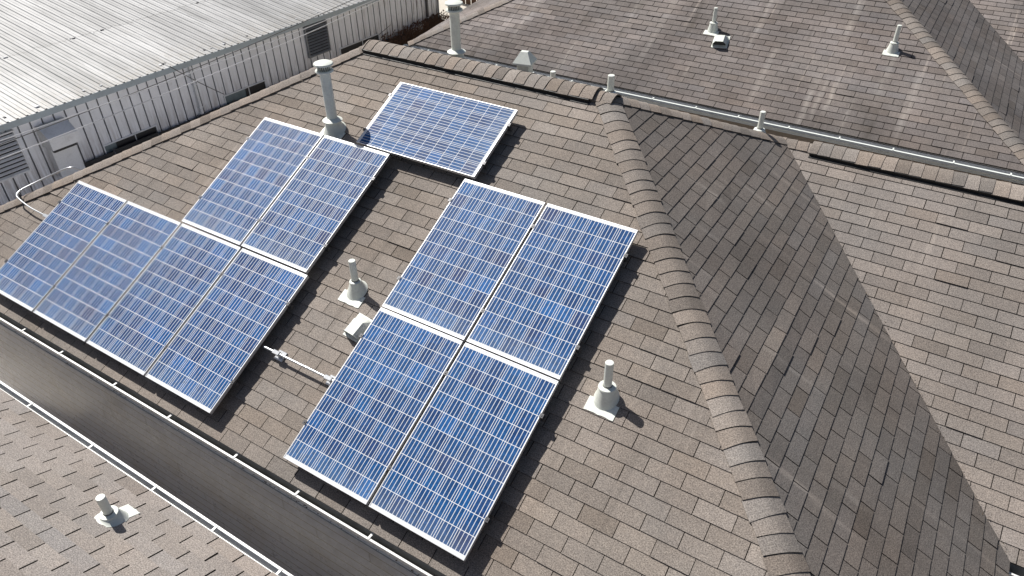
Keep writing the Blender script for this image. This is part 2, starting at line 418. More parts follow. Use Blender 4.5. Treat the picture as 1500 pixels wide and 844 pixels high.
def gutter(parent, x0, x1, yin, yout, z, out_mat, straps, width_lip=.02, inner=None):
    d = 1 if yout > yin else -1
    mb = MB()
    # inner trough and outer face as one bent sheet with thickness
    o = [(yin, z + .015), (yin, z - .115), (yin + d * .075, z - .115), (yout - d * .028, z - .07), (yout, z - .045), (yout, z)]
    i = [(yin + d * .004, z + .015), (yin + d * .004, z - .111), (yin + d * .073, z - .111), (yout - d * .032, z - .067), (yout - d * .005, z - .042), (yout - d * .005, z - .006), (yout - d * width_lip, z - .006), (yout - d * width_lip, z)]
    mb.sweep(o[:] + [(yout - d * width_lip, z)], x0, x1)
    for xx in (x0, x1): mb.face([(xx, a, b) for a, b in o])
    g = mb.build('gutter', out_mat, parent)
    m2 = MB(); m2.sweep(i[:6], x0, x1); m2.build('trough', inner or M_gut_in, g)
    for xs in straps:
        m3 = MB(); a, b = sorted((yin - d * .045, yout - d * .004)); w = .011
        m3.box((xs - w, a, z + .002), (xs + w, b, z + .006)); m3.build('strap', out_mat, g)
        m4 = MB(); m4.box((xs + .03, *sorted((yout - d * .03, yout - d * .012))[:1], z + .001), (xs + .055, sorted((yout - d * .03, yout - d * .012))[1], z + .012))
    return g

def nrm(a, b, c):
    n = (Vector(b) - Vector(a)).cross(Vector(c) - Vector(a)).normalized()
    return n if n.z > 0 else -n

# ================================================================== MAIN HOUSE
ZG = -3.4
def zM(y): return K * y - .1667
AL = (2.50, 3.03, zM(3.03)); AR = (5.89, 3.03, zM(3.03)); ZR = AR[2]
EY = -1.583; EZ = zM(EY)
hl = (2.50 - (3.03 - EY), EY, EZ); KH = K / .945; KW = .462; hr = (5.89 + (3.03 - EY) * .945, EY, EZ)
def zH(x): return ZR - KH * (x - 5.89)
XV = 10.79; WT = (7.54, 4.776, zH(7.54)); VB = (XV, 4.776 + (zH(XV) - zH(7.54)) / KW, zH(XV))
XE = 17.
house = thing('hip_roof_house', 'brown shingled hip roofed house in the middle carrying all the solar panels', 'house', T(5, 0, ZG))
def dispM(p): return .006 * noise.noise(Vector((p.x * .9, p.y * 1.7, 0))) + .0035 * noise.noise(Vector((p.x * 3, p.y * 5, 4)))
mb = MB(); shingles(mb, [hl, hr, AR, AL], (0, -1, 0), disp=dispM, phase=.03, seed=11)
front = mb.build('roof_slope', M_A, house)
FO = [(8.5, 1.45, .04, .075, .75, .021), (7.33, 2.75, .12, .06, .30, .020), (9.45, 1.1, .06, .10, .6, .014), (9.9, .1, 0, .12, .8, .010), (7.1, 1.7, .05, .07, .35, .010)]
def dispH(p):
    h = .008 * noise.noise(Vector((p.x * 1.6, p.y * .9, 2)))
    for cx, cy, sl, w, l, a in FO:
        dx = (p.x - cx - sl * (p.y - cy)) / w; dy = (p.y - cy) / l
        h += a * math.exp(-dx * dx - dy * dy)
    return h
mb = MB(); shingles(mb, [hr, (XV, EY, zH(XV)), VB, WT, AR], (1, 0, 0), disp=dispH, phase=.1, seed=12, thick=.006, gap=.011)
hipf = mb.build('roof_slope', M_H_shade, house); hipf['label'] = 'hip face turned away from the sun, shade put into its colour'
mb = MB(); shingles(mb, [WT, VB, (XE, VB[1], VB[2]), (XE, WT[1], WT[2])], (0, -1, 0), disp=lambda p: .006 * noise.noise(p * 1.3), phase=.16, seed=13)
wing = mb.build('roof_slope', M_R, house)
# slopes on the far sides
zb = zM(0) ; BE = 7.6
mb = MB()
shingles(mb, [AL, AR, (7.54, 4.776, WT[2] - .004), (7.54, BE, ZR - K * (BE - 3.03)), (AL[0] - (BE - 3.03), BE, ZR - K * (BE - 3.03))], (0, 1, 0), seed=14)
shingles(mb, [hl, AL, (AL[0] - (BE - 3.03), BE, ZR - K * (BE - 3.03))], (-1, 0, 0), seed=15)
mb.build('roof_slope', M_A, house)
mb = MB(); shingles(mb, [WT, (XE, WT[1], WT[2]), (XE, 8.1, WT[2] - KW * (8.1 - WT[1])), (7.54, 8.1, WT[2] - KW * (8.1 - WT[1]))], (0, 1, 0), seed=16); mb.build('roof_slope', M_R, house)
nA = Vector((0, -K, 1)); nH = Vector((KH, 0, 1)); nHf = Vector((K, 0, 1)); nLs = Vector((-K, 0, 1)); nB = Vector((0, K, 1)); nW = Vector((0, -KW, 1)); nWb = Vector((0, KW, 1))
mb = MB(); caps(mb, hr, (5.93, 2.99, ZR - .02), nA, nH, w=.155, seed=21, rnd_r=.11, lift=.016); hc = mb.build('hip_cap', M_cap, house)
mb = MB(); caps(mb, hl, (2.46, 2.99, ZR - .02), nA, nLs, w=.125, seed=22, rnd_r=.05, lift=.02, thick=.005, edge=.5); mb.build('hip_cap', M_cap, house)
mb = MB(); caps(mb, WT, (5.95, 3.09, ZR - .03), nH, nB, w=.12, seed=23, rnd_r=.06); mb.build('hip_cap', M_cap, house)
mb = MB(); caps(mb, (6.02, 3.03, ZR), (5.66, 3.03, ZR), nA, nB, w=.14, seed=24, rnd_r=.09, lift=.02); mb.build('ridge_cap', M_cap, house); mb = MB(); caps(mb, (8.0, WT[1], WT[2] + .004), (7.46, WT[1], WT[2] + .004), nW, nWb, w=.13, seed=25, rnd_r=.06); mb.build('ridge_cap', M_cap, house)
def ridge_vent(x0, x1, y, z, n1, n2, seed):
    n1 = n1.normalized(); n2 = n2.normalized()
    mb = MB(); caps(mb, (x1, y, z), (x0, y, z), n1, n2, w=.168, lift=.052, thick=.006, rnd_r=.07, seed=seed, edge=.5, skirt=.047)
    v = mb.build('ridge_vent', M_cap, house)
    mb = MB()
    sl1 = -n1.y / n1.z; 
    for sg, n in ((-1, n1), (1, n2)):
        s_ = abs(n.y / n.z); c = 1 / math.sqrt(1 + s_ * s_)
        def P(q, h): return (y + sg * (q * c) + n.y * h, z - q * c * s_ + n.z * h)
        prof = [P(.174, .004), P(.172, .052), P(.05, .052), P(.05, .004)]
        mb.sweep(prof, x0 + .01, x1 - .02, close=True)
        prof = [P(.205, .004), P(.205, .014), P(.17, .018), P(.17, .004)]
        mb.sweep(prof, x0 + .01, x1 - .02, close=True)
        for k_ in range(int((x1 - x0) / .055)):
            xx = x0 + .03 + k_ * .055
            a = P(.2065, .005); b = P(.2065, .013)
            mb.face([(xx, *a), (xx + .006, *a), (xx + .006, *b), (xx, *b)])
    mb.build('vent_strip', M_plastic, v)
ridge_vent(2.46, 5.78, 3.03, ZR, nA, nB, 31)
ridge_vent(7.89, XE, WT[1], WT[2], nW, nWb, 32)
# body of the house
mb = MB()
nl = 15; yW = -1.45
for i in range(nl):
    z0 = ZG + .1 + i * .155; z1 = z0 + .155; xa, xb = hl[0] + .02, 10.35
    mb.face([(xa, yW - .016, z0 + .012), (xb, yW - .016, z0 + .012), (xb, yW - .010, z1), (xa, yW - .010, z1)])
    mb.face([(xa, yW - .0165, z0), (xb, yW - .0165, z0), (xb, yW - .016, z0 + .012), (xa, yW - .016, z0 + .012)], col=(.35, .33, .3, 1))
    for q in range(3):
        xs_ = xa + random.uniform(0, xb - xa); mb.face([(xs_, yW - .0185, z0 + .012), (xs_ + .005, yW - .0185, z0 + .012), (xs_ + .005, yW - .0125, z1), (xs_, yW - .0125, z1)], col=(.35, .33, .3, 1))
mb.box((hl[0] + .03, yW + .01, ZG), (10.34, 7.2, EZ - .12))
mb.build('wall', M_side, house)
mb = MB(); mb.box((10.35, 1.55, ZG), (XE - .4, 7.8, VB[2] - .12)); mb.build('wall', M_wallB, house)
mb = MB(); mb.box((hl[0] + .05, EY + .012, EZ - .16), (10.7, EY + .035, EZ - .012)); mb.box((hl[0] + .05, EY + .036, EZ - .16), (10.7, yW + .05, EZ - .14))
mb.box((XV - .04, -1.5, zH(XV) - .16), (XV - .02, VB[1], zH(XV) - .012))
mb.box((XV, VB[1] + .02, VB[2] - .16), (XE, VB[1] + .045, VB[2] - .012))
mb.build('fascia', M_fascia, house)
gutter(house, hl[0] - .1, 10.6, EY + .01, -1.648, EZ - .03, M_white, [-.9, -.02, .86, 1.61, 2.58, 3.47, 4.44, 5.25, 6.11, 7.0, 7.9, 8.8])
gutter(house, 10.80, XE, VB[1] + .018, VB[1] - .10, VB[2] - .03, M_white, [11.5, 12.4, 13.3])

# ================================================================== HOUSE ACROSS (behind)
def zF(y): return K * (y - 8.60) - .94
FL = (3.0, 13.2, zF(13.2)); FR = (6.14, 13.2, zF(13.2)); fhl = (3.0 - 4.6, 8.6, -.94); fhr = (10.74, 8.6, -.94)
def zFH(x): return FR[2] - K * (x - 6.14)
ft = (8.25, 15.31, zFH(8.25))
def yv(x): return 15.31 + (zFH(x) - ft[2]) / .40
fv = (10.765, yv(10.765), zFH(10.765))
far = thing('hip_roof_house', 'weathered brown hip roofed house with a sage gutter across the back gap', 'house', T(5, 11, ZG))
def regF(p):
    if p.y > 9.25 and -.9 < p.x < .75 + (p.y - 9.4) * .5 + .25 * math.sin(p.y * 9) and p.y < 10.9 and p.y > 9.35 + .12 * p.x: return random.choice([1.42, 1.35, 1.28, 1.4, 1.1])
    return 1. - .2 * max(0., min(1., (9.35 - p.y) / .6))
mb = MB(); shingles(mb, [fhl, fhr, FR, FL], (0, -1, 0), disp=lambda p: .006 * noise.noise(p * 1.1), phase=.2, seed=41, gap=.010, thick=.009, region=regF, tones=.08)
mb.build('roof_slope', M_F, far)
mb = MB(); shingles(mb, [fhr, fv, ft, FR], (1, 0, 0), disp=lambda p: .010 * noise.noise(p * 1.0), seed=42, gap=.009, thick=.007); mb.build('roof_slope', M_FH_shade, far)
mb = MB(); shingles(mb, [ft, fv, (19, fv[1], fv[2]), (19, ft[1], ft[2])], (0, -1, 0), seed=43, gap=.010); mb.build('roof_slope', M_F, far)
mb = MB(); shingles(mb, [fhl, FL, (-3., 17.8, -.94 - 0)], (-1, 0, 0), seed=44)
shingles(mb, [FL, FR, (8.25, 15.31, ft[2]), (8.25, 18, ft[2] - K * 2.69), (-1.8, 18, FL[2] - K * 4.8)], (0, 1, 0), seed=45)
shingles(mb, [ft, (19, ft[1], ft[2]), (19, 18.5, ft[2] - K * 3.2), (8.25, 18.5, ft[2] - K * 3.2)], (0, 1, 0), seed=46)
mb.build('roof_slope', M_F, far)
mb = MB(); caps(mb, fhr, FR, nA, nHf, w=.155, seed=47, rnd_r=.09); mb.build('hip_cap', M_cap, far)
mb = MB(); caps(mb, fhl, FL, nA, nLs, w=.13, seed=48, rnd_r=.05, lift=.02, edge=.5); mb.build('hip_cap', M_cap, far)
mb = MB(); caps(mb, ft, FR, nHf, nB, w=.13, seed=49); caps(mb, FL, FR, nA, nB, w=.15, seed=50, lift=.02); mb.build('ridge_cap', M_cap, far)
gutter(far, -1.7, 10.8, 8.605, 8.49, -.99, M_gutg, [-1, -.1, .8, 1.7, 2.6, 3.5, 4.35, 5.2, 6.0, 6.9, 7.75, 8.6, 9.5, 10.3], width_lip=.04, inner=M_acbox)
mb = MB(); mb.box((-1.4, 8.64, -1.1), (10.7, 8.66, -.955)); mb.box((-1.5, 8.612, -.99), (10.7, 8.638, -.953)); mb.box((-1.4, 8.66, -1.1), (10.7, 8.95, -1.08)); mb.build('fascia', M_fascia, far)
mb = MB(); mb.box((-1.2, 8.95, ZG), (10.4, 17.5, -1.08)); mb.box((10.4, 13.0, ZG), (18.6, 18, -1.08)); mb.build('wall', M_wallB, far)

# ================================================================== LOWER-LEFT NEIGHBOUR
def zL(y): return -1.0 - K * (y + 2.285)
low = thing('hip_roof_house', 'pale brown shingled roof with white gutter in the lower left corner', 'house', T(5, -6, ZG))
mb = MB(); shingles(mb, [(-5, -2.285, zL(-2.285)), (17, -2.285, zL(-2.285)), (17, -8, zL(-8)), (-5, -8, zL(-8))], (0, 1, 0), disp=lambda p: .004 * noise.noise(p * 1.2), phase=.05, seed=61, gap=.017, thick=.010, tones=.06)
mb.build('roof_slope', M_L, low)
mb = MB(); shingles(mb, [(-5, -8, zL(-8)), (17, -8, zL(-8)), (17, -13.5, zL(-2.5)), (-5, -13.5, zL(-2.5))], (0, -1, 0), seed=62); mb.build('roof_slope', M_L, low)
gutter(low, -5.1, 17, -2.295, -2.20, -1.02, M_white, [-.9, .1, 1.07, 2.03, 3.09, 4.05, 4.87, 5.66, 6.6, 7.5, 8.5], width_lip=.022, inner=M_acbox)
mb = MB(); mb.box((-5, -2.32, -1.17), (17, -2.297, -1.015)); mb.box((-5, -2.283, -1.03), (17, -2.272, -.996)); mb.box((-5, -2.75, -1.17), (17, -2.32, -1.15)); mb.build('fascia', M_white, low)
mb = MB(); mb.box((-4.7, -13.2, ZG), (16.7, -2.75, -1.16)); mb.build('wall', M_wallB, low)

# leaf litter lying in the gutters and the valley
mb = MB(); rr = random.Random(77)
def leaf(p, a=.02):
    q = [Vector((rr.uniform(-a, a), rr.uniform(-a, a), rr.uniform(0, a * .6))) for _ in range(4)]
    k_ = rr.uniform(.5, 1.5); mb.face([p + x for x in q[:3]], col=(k_, k_, k_, 1)); mb.face([p + q[0], p + q[2], p + q[3]], col=(k_, k_, k_, 1))
for i in range(420):
    x = rr.choice([rr.uniform(-1, 10), rr.gauss(2.3, .4), rr.gauss(5.2, .5), rr.gauss(7, .4)]); leaf(Vector((x, EY - .015 - rr.uniform(0, .045), EZ - .128 + rr.uniform(0, .02))), .014)
for i in range(260):
    x = rr.choice([rr.uniform(0, 9), rr.gauss(4.3, .4)]); leaf(Vector((x, -2.27 + rr.uniform(0, .04), -1.125 + rr.uniform(0, .02))), .012)
for i in range(150):
    t_ = rr.random() ** .5; p = Vector(WT).lerp(Vector(VB), t_) + Vector((rr.uniform(-.03, .02), rr.uniform(-.03, .03), .022)); leaf(p, .008)
for i in range(220):
    leaf(Vector((rr.uniform(-1, 10.5), 8.60 - rr.uniform(.01, .06), -1.10)), .016)
tag(mb.build('leaf_litter', paint('dry_leaves', (.11, .08, .05), .9, 0, .4, tintattr=True)), 'brown leaf litter lying in the gutters and the roof valley', 'leaf litter', kind='stuff')

# ================================================================== SOLAR PANELS
HP = .15
def roofM(u, v):      # u to the right, v down the slope measured in the plane of the glass
    c, s = math.cos(TH), math.sin(TH)
    return Vector((u, -v * c, -v * s))
RX = Matrix.Rotation(TH, 4, 'X')
def make_panel():
    M0 = Matrix.Identity(4)
    root = thing('solar_panel', 'x', 'solar panel', M0)
    W, H = PW / 2, PH / 2; lw = .007; dp = .040; z1 = HP
    mb = MB()
    for a, b in (((-W, -H), (W, -H + lw)), ((-W, H - lw), (W, H)), ((-W, -H + lw), (-W + lw, H - lw)), ((W - lw, -H + lw), (W, H - lw))):
        mb.box((a[0], a[1], z1 - dp), (b[0], b[1], z1))
    fr = mb.build('frame', M_alu, root)
    bv = fr.modifiers.new('bevel', 'BEVEL'); bv.width = .0012; bv.segments = 1; bv.limit_method = 'ANGLE'
    mb = MB(); w, h = W - lw + .001, H - lw + .001
    mb.face([(-w, -h, z1 - .003), (w, -h, z1 - .003), (w, h, z1 - .003), (-w, h, z1 - .003)], [(W - w, H - h), (W + w, H - h), (W + w, H + h), (W - w, H + h)])
    mb.face([(-w, -h, z1 - .009), (-w, h, z1 - .009), (w, h, z1 - .009), (w, -h, z1 - .009)], [(-1, -1)] * 4)
    mb.build('cell_laminate', M_cells, root)
    mb = MB(); mb.bbox((-.055, H - .2, z1 - .032), (.055, H - .1, z1 - .010)); mb.build('junction_box', M_plastic, root)
    return root
g = .032
def Pm(cu, cv, rot=0):
    p = roofM(cu, cv) - Vector((0, -math.sin(TH), math.cos(TH))) * HP
    return Matrix.Translation(p) @ RX @ Matrix.Rotation(rot, 4, 'Z')
LL = (0, 0); UL = (1.981, -1.680); LA = (3.453, -2.688); RG = (5.024, -1.657)
ci = PW + g
spots = []
for i, l in enumerate(['leftmost blue solar panel of the row of four, cut by the photo edge', 'second blue solar panel from the left in the row of four',
                       'third blue solar panel from the left in the row of four', 'fourth and rightmost blue solar panel of the row of four, nearest the conduit']):
    spots.append((LL[0] + i * ci + PW / 2, LL[1] + PH / 2, 0, l, 'panels in the row of four'))
for i, l in enumerate(['pale blue solar panel on the left of the upper pair', 'pale right solar panel of the upper pair, shaded by the flue cap at its corner']):
    spots.append((UL[0] + i * ci + PW / 2, UL[1] + PH / 2, 0, l, 'panels in the upper pair'))
spots.append((LA[0] + PH / 2, LA[1] + PW / 2, math.pi / 2, 'single solar panel laid sideways below the ridge vent', None))
for j in range(2):
    for i in range(2):
        l = [['upper left solar panel of the block of four', 'upper right solar panel of the block of four, nearest the hip'], ['lower left solar panel of the block of four, touched by the conduit', 'lower right solar panel of the block of four, nearest the eave gutter']][j][i]
        spots.append((RG[0] + i * ci + PW / 2, RG[1] + j * (PH + .016) + PH / 2, 0, l, 'panels in the block of four'))
proto = make_panel()
for i, (cu, cv, r, l, gr) in enumerate(spots):
    M = Pm(cu, cv, r) @ Matrix.Rotation(R(random.uniform(-.12, .12)), 4, 'X') @ Matrix.Rotation(R(random.uniform(-.12, .12)), 4, 'Y')
    o = proto if i == 0 else copy_tree(proto, M)
    if i == 0: o.matrix_world = M
    tag(o, l, 'solar panel', gr)
# rails with feet and clamps
def rail(u0, u1, v, label, clamps, grp='mounting rails under the panels'):
    M = Pm((u0 + u1) / 2, v)
    r = thing('mounting_rail', label, 'rail', M, grp)
    m0 = MB(); m0.T = M; L = (u1 - u0) / 2
    m0.box((-L, -.018, HP - .042 - .045), (L, .018, HP - .0405)); rb = m0.build('beam', M_clamp, r)
    n = max(2, int((u1 - u0) / 1.2) + 1)
    for i in range(n):
        x = -L + .15 + (2 * L - .3) * i / (n - 1)
        m1 = MB(); m1.T = M; m1.box((x - .02, -.028, .004), (x + .02, -.0185, HP - .045)); m1.box((x - .025, -.09, .010), (x + .025, -.0285, .016)); m1.build('foot', M_clamp, r)
    for x in clamps:
        xx = x - (u0 + u1) / 2
        m2 = MB(); m2.T = M; m2.box((xx - .010, -.02, HP - .0395), (xx + .010, .02, HP - .006)); m2.box((xx - .017, -.02, HP + .0008), (xx + .017, .02, HP + .004)); m2.lathe([(.006, HP + .004), (.006, HP + .009), (0, HP + .009)], 8, (xx, 0, 0)); m2.build('clamp', M_clamp, r)
def rails(o, n, vs, name, w=PW, e=.03):
    tot = n * w + (n - 1) * g
    for v, q in zip(vs, ('upper', 'lower')):
        rail(o[0] - e, o[0] + tot + e, o[1] + v, 'grey metal rail end beside %s, %s of its two' % (name, q), [o[0] - .012] + [o[0] + (i + 1) * ci - g / 2 for i in range(n - 1)] + [o[0] + tot + .012])
rails(LL, 4, (.36, 1.30), 'the row of four solar panels')
rails(UL, 2, (.36, 1.30), 'the upper pair of solar panels')
rails(RG, 2, (.30, 1.32), 'the top of the block of four')
rails((RG[0], RG[1] + PH + .016), 2, (.34, 1.30), 'the bottom of the block of four')
rails(LA, 1, (.22, .78), 'the sideways panel', w=PH)

# ================================================================== VENTS
def onM(x, y): return Vector((x, y, zM(y)))
def slopeR(kk, facing):   # frame whose z axis is the slope normal and -y runs downhill
    a = math.atan(kk)
    return Matrix.Rotation({'-y': 0, '+y': math.pi}[facing], 4, 'Z') @ Matrix.Rotation(a, 4, 'X')
def boot_on(mb, P, kk, facing, r0, r1, h, n=32):
    """flared boot: foot ring lies on the slope, top ring level"""
    d = -1 if facing == '-y' else 1
    rings = []
    for q in range(7):
        t_ = q / 6; r = r0 + (r1 - r0) * (t_ ** .75)
        ring = []
        for j in range(n):
            a = 2 * math.pi * j / n; x = r * math.cos(a); y = r * math.sin(a)
            zs = -d * kk * y * 1.0 + .008
            ring.append(P + Vector((x, y, zs * (1 - t_) + h * t_)))
        rings.append(ring)
    for a_, b_ in zip(rings, rings[1:]):
        for j in range(n): mb.face([a_[j], a_[(j + 1) % n], b_[(j + 1) % n], b_[j]], smooth=True)
    mb.face(rings[-1])
def flash(P, kk, facing, w, up, dn, parent, notch=0.):
    Mx = Matrix.Translation(P) @ slopeR(kk, facing)
    mb = MB(); mb.T = Mx
    rr = random.Random(int(P.x * 100))
    n = 9
    xs = [-w / 2 + w * i / (n - 1) for i in range(n)]
    lo = [(x, -dn + rr.uniform(-.004, .004), .013 + rr.uniform(0, .003)) for x in xs]; hi = [(x, up, .010) for x in xs]
    for i in range(n - 1):
        mb.face([lo[i], lo[i + 1], hi[i + 1], hi[i]])
        mb.face([(lo[i][0], lo[i][1], .002), (lo[i + 1][0], lo[i + 1][1], .002), lo[i + 1], lo[i]])
    mb.face([(lo[0][0], lo[0][1], .002), lo[0], hi[0], (hi[0][0], hi[0][1], .002)]); mb.face([lo[-1], (lo[-1][0], lo[-1][1], .002), (hi[-1][0], hi[-1][1], .002), hi[-1]])
    return mb.build('flashing', M_vent, parent)
def plumbing_vent(P, h, r, label, kk=K, facing='-y', rc=(.10, .062), hc=.14, fw=(.28, -.03, .165), grp=None):
    t = thing('plumbing_vent', label, 'vent pipe', Matrix.Translation(P), grp)
    mb = MB(); mb.lathe([(r, hc - .05), (r, h), (r - .003, h + .003), (0, h + .004)], 24, P); mb.build('pipe', M_vent, t)
    mb = MB(); boot_on(mb, P, kk, facing, rc[0], rc[1], hc); mb.lathe([(rc[1], hc - .012), (rc[1] + .008, hc - .006), (rc[1] + .004, hc + .006), (r + .006, hc + .014), (r, hc + .014)], 28, P); mb.build('boot', M_vent, t)
    mb = MB(); mb.lathe([(r, hc + .004), (r + .007, hc + .010), (r + .004, hc + .022), (r, hc + .026)], 16, P); mb.build('sealant_bead', M_seal, t)
    if fw: flash(P, kk, facing, fw[0], fw[1], fw[2], t)
    return t
plumbing_vent(onM(4.555, .145), .385, .036, 'pale vent pipe with flared boot standing between the panel arrays', hc=.13, rc=(.115, .055))
plumbing_vent(onM(7.422, .11), .418, .037, 'tall pale vent pipe on the front slope right of the block of four panels', hc=.145, rc=(.112, .072))
plumbing_vent(Vector((4.223, -2.703, zL(-2.703))), .285, .037, 'leaning-looking pale vent pipe on the lower left roof beside the white gutter', facing='+y', rc=(.125, .07), hc=.075, fw=(.17, .05, .20))
plumbing_vent(Vector((4.759, 10.302, zF(10.302))), .42, .036, 'pale vent pipe on the far roof just above the small box vent', rc=(.10, .072), hc=.14, fw=(.28, -.02, .16))
plumbing_vent(Vector((7.995, 10.49, zF(10.49))), .44, .038, 'pale vent pipe on the far roof alone near its hip with a long shadow', rc=(.10, .068), hc=.14, fw=(.27, -.02, .15))
def bk(x, y): return Vector((x, y, ZR - K * (y - 3.03)))
plumbing_vent(bk(5.815, 3.30), .245, .039, 'short white pipe rising behind the top of the front hip', facing='+y', fw=None, hc=.05)
plumbing_vent(bk(7.26, 4.62), .28, .033, 'slim white pipe poking up behind the dark hip face beside the far gutter', facing='+y', fw=None, hc=.05)
plumbing_vent(bk(4.98, 3.45), .16, .033, 'tiny pipe stub barely showing behind the ridge vent', facing='+y', fw=None, hc=.05)
def flue(P, h, label, kk=K, facing='-y', r=.062, bh=.16, grp='capped flue pipes'):
    t = thing('flue_pipe', label, 'flue', Matrix.Translation(P), grp)
    mb = MB(); mb.lathe([(r, bh - .06), (r, h - .10)], 28, P); mb.tube([P + Vector((-r - .001, 0, bh)), P + Vector((-r - .001, 0, h - .11))], .003, 6); mb.build('pipe', M_vent, t)
    mb = MB(); boot_on(mb, P, kk, facing, r + .085, r + .018, bh - .02); mb.build('boot', M_vent, t)
    mb = MB(); mb.lathe([(r, bh - .02), (r + .055, bh - .015), (r + .058, bh - .005), (r + .01, bh + .022), (r, bh + .022)], 28, P); mb.build('storm_collar', M_vent, t)
    mb = MB(); mb.lathe([(r, h - .115), (r + .040, h - .115), (r + .046, h - .105), (r + .040, h - .092), (r, h - .092)], 28, P)
    mb.lathe([(r + .008, h - .03), (r + .047, h - .035), (r + .052, h - .026), (r + .047, h - .012), (r + .02, h), (0, h + .004)], 28, P); c = mb.build('rain_cap', M_vent, t)
    mb = MB()
    mb.lathe([(r + .004, h - .092), (r + .004, h - .03)], 28, P)
    mb.build('screen', M_ventd, c)
    mb = MB()
    for j in range(20):
        a = 2 * math.pi * j / 20; q = P + Vector(((r + .012) * math.cos(a), (r + .012) * math.sin(a), 0))
        mb.tube([q + Vector((0, 0, h - .093)), q + Vector((0, 0, h - .03))], .0045, 5)
    mb.build('louvre', M_vent, c)
    if facing == '-y': flash(P, kk, facing, .34, .02, .19, t)
flue(onM(2.92, 1.733), .86, 'tall capped flue pipe standing above the upper pair of solar panels')
flue(bk(3.62, 3.36), .77, 'tall capped flue pipe behind the ridge vent near the far roof', facing='+y')
def box_vent(P, kk, label, sc=1., rot=0):
    Mx = Matrix.Translation(P) @ slopeR(kk, '-y') @ Matrix.Rotation(rot, 4, 'Z') @ Matrix.Scale(sc, 4)
    t = thing('box_vent', label, 'roof vent', Mx)
    mb = MB(); mb.T = Mx
    mb.box((-.13, -.15, .008), (.13, .14, .014))
    mb.build('flange', M_vent, t)
    mb = MB(); mb.T = Mx
    # hood: two slanted cheeks and a flat roof, open towards the eave
    def sec(y, w0, w1, h0, h1): return [(-w0, y, .014), (-w0, y, h0), (-w1, y, h1), (w1, y, h1), (w0, y, h0), (w0, y, .014)]
    A_ = sec(-.115, .105, .062, .062, .120); B_ = sec(.04, .105, .062, .062, .115); C_ = sec(.115, .09, .05, .03, .045)
    for a, b in ((A_, B_), (B_, C_)):
        for j in range(5): mb.face([a[j], a[j + 1], b[j + 1], b[j]])
    mb.face(C_[::-1])
    # folded rim at the mouth
    A2 = sec(-.125, .113, .067, .066, .128)
    for j in range(5): mb.face([A2[j], A2[j + 1], A_[j + 1], A_[j]])
    hd = mb.build('hood', M_vent, t)
    mb = MB(); mb.T = Mx; mb.face(sec(-.085, .10, .06, .06, .115)); mb.build('screen', M_ventd, t)
box_vent(onM(4.85, -.165), K, 'small pale box vent tucked against the left edge of the block of four panels', .95, R(-6))
box_vent(Vector((5.03, 10.05, zF(10.05))), K, 'small box vent on the far roof touching the vent pipe above it', 1.15, R(8))
def tall_hood(P, label):
    Mx = Matrix.Translation(P) @ Matrix.Rotation(R(12), 4, 'Z')
    t = thing('exhaust_vent', label, 'roof vent', Mx)
    mb = MB(); mb.T = Mx; mb.bbox((-.08, -.08, -.05), (.08, .08, .226), .012); mb.build('shaft', M_vent, t)
    mb = MB(); mb.T = Mx
    a, b = .118, .045; z0, z1 = .225, .345
    lo = [(-a, -a, z0), (a, -a, z0), (a, a, z0), (-a, a, z0)]; hi = [(-b, -.03, z1), (b, -.03, z1), (b, .03, z1), (-b, .03, z1)]
    for j in range(4):
        mb.face([lo[j], lo[(j + 1) % 4], hi[(j + 1) % 4], hi[j]])
        mb.face([(lo[j][0], lo[j][1], z0 - .022), (lo[(j + 1) % 4][0], lo[(j + 1) % 4][1], z0 - .022), lo[(j + 1) % 4], lo[j]])
    mb.face(hi); mb.face([(p[0], p[1], z0 - .002) for p in lo][::-1]); mb.build('hood', M_vent, t)
tall_hood(bk(4.60, 3.42) - Vector((0, 0, .01)), 'square exhaust vent with a faceted hood peeking over the ridge vent')

# ================================================================== CONDUITS
nM = Vector((0, -K, 1)).normalized()
def clampblock(mb, p, sc=1.):
    Mx = Matrix.Translation(p) @ RX; mb.T = Mx
    mb.bbox((-.055 * sc, -.05 * sc, .006), (.055 * sc, .055 * sc, .022), .003)
    mb.bbox((-.02 * sc, -.018 * sc, .022), (.02 * sc, .018 * sc, .075), .003)
    mb.bbox((-.045 * sc, -.022 * sc, .072), (.045 * sc, .022 * sc, .112), .004)
    mb.T = Matrix.Identity(4)
p0, p1 = onM(4.04, -.70) + nM * .09, onM(5.06, -.70) + nM * .09
cd = thing('conduit', 'short silver conduit bridging the row of four panels and the block of four', 'conduit', Matrix.Translation(onM(4.5, -.70)), 'silver conduits')
mb = MB(); mb.tube([p0, p1], .0135, 14); mb.build('tube', M_galv, cd)
for x in (4.225, 4.925):
    mb = MB(); clampblock(mb, onM(x, -.70)); mb.build('support_bracket', M_galv, cd)
def bez(pts, n=8):
    out = [Vector(pts[0])]
    for i in range(1, len(pts) - 1):
        a, b, c = Vector(pts[i - 1]), Vector(pts[i]), Vector(pts[i + 1])
        s = b + (a - b).normalized() * min(.16, (a - b).length * .45); e = b + (c - b).normalized() * min(.16, (c - b).length * .45)
        for k_ in range(n + 1):
            t_ = k_ / n; out.append(s * (1 - t_) ** 2 + b * 2 * t_ * (1 - t_) + e * t_ * t_)
    out.append(Vector(pts[-1])); return out
ce = thing('conduit', 'bent silver conduit looping over the left hip from the leftmost panel', 'conduit', Matrix.Translation(onM(-.4, -.45)), 'silver conduits')
mb = MB(); mb.tube(bez([onM(.06, -.46) + nM * .09, onM(-.5, -.45) + nM * .10, (-.93, -.44, -.25), (-.82, -.04, -.17), (-.56, .22, -.04), (-.50, .30, -.12)]), .0105, 12); mb.build('tube', M_galv, ce)
mb = MB(); clampblock(mb, onM(-.10, -.46)); mb.build('support_bracket', M_galv, ce)
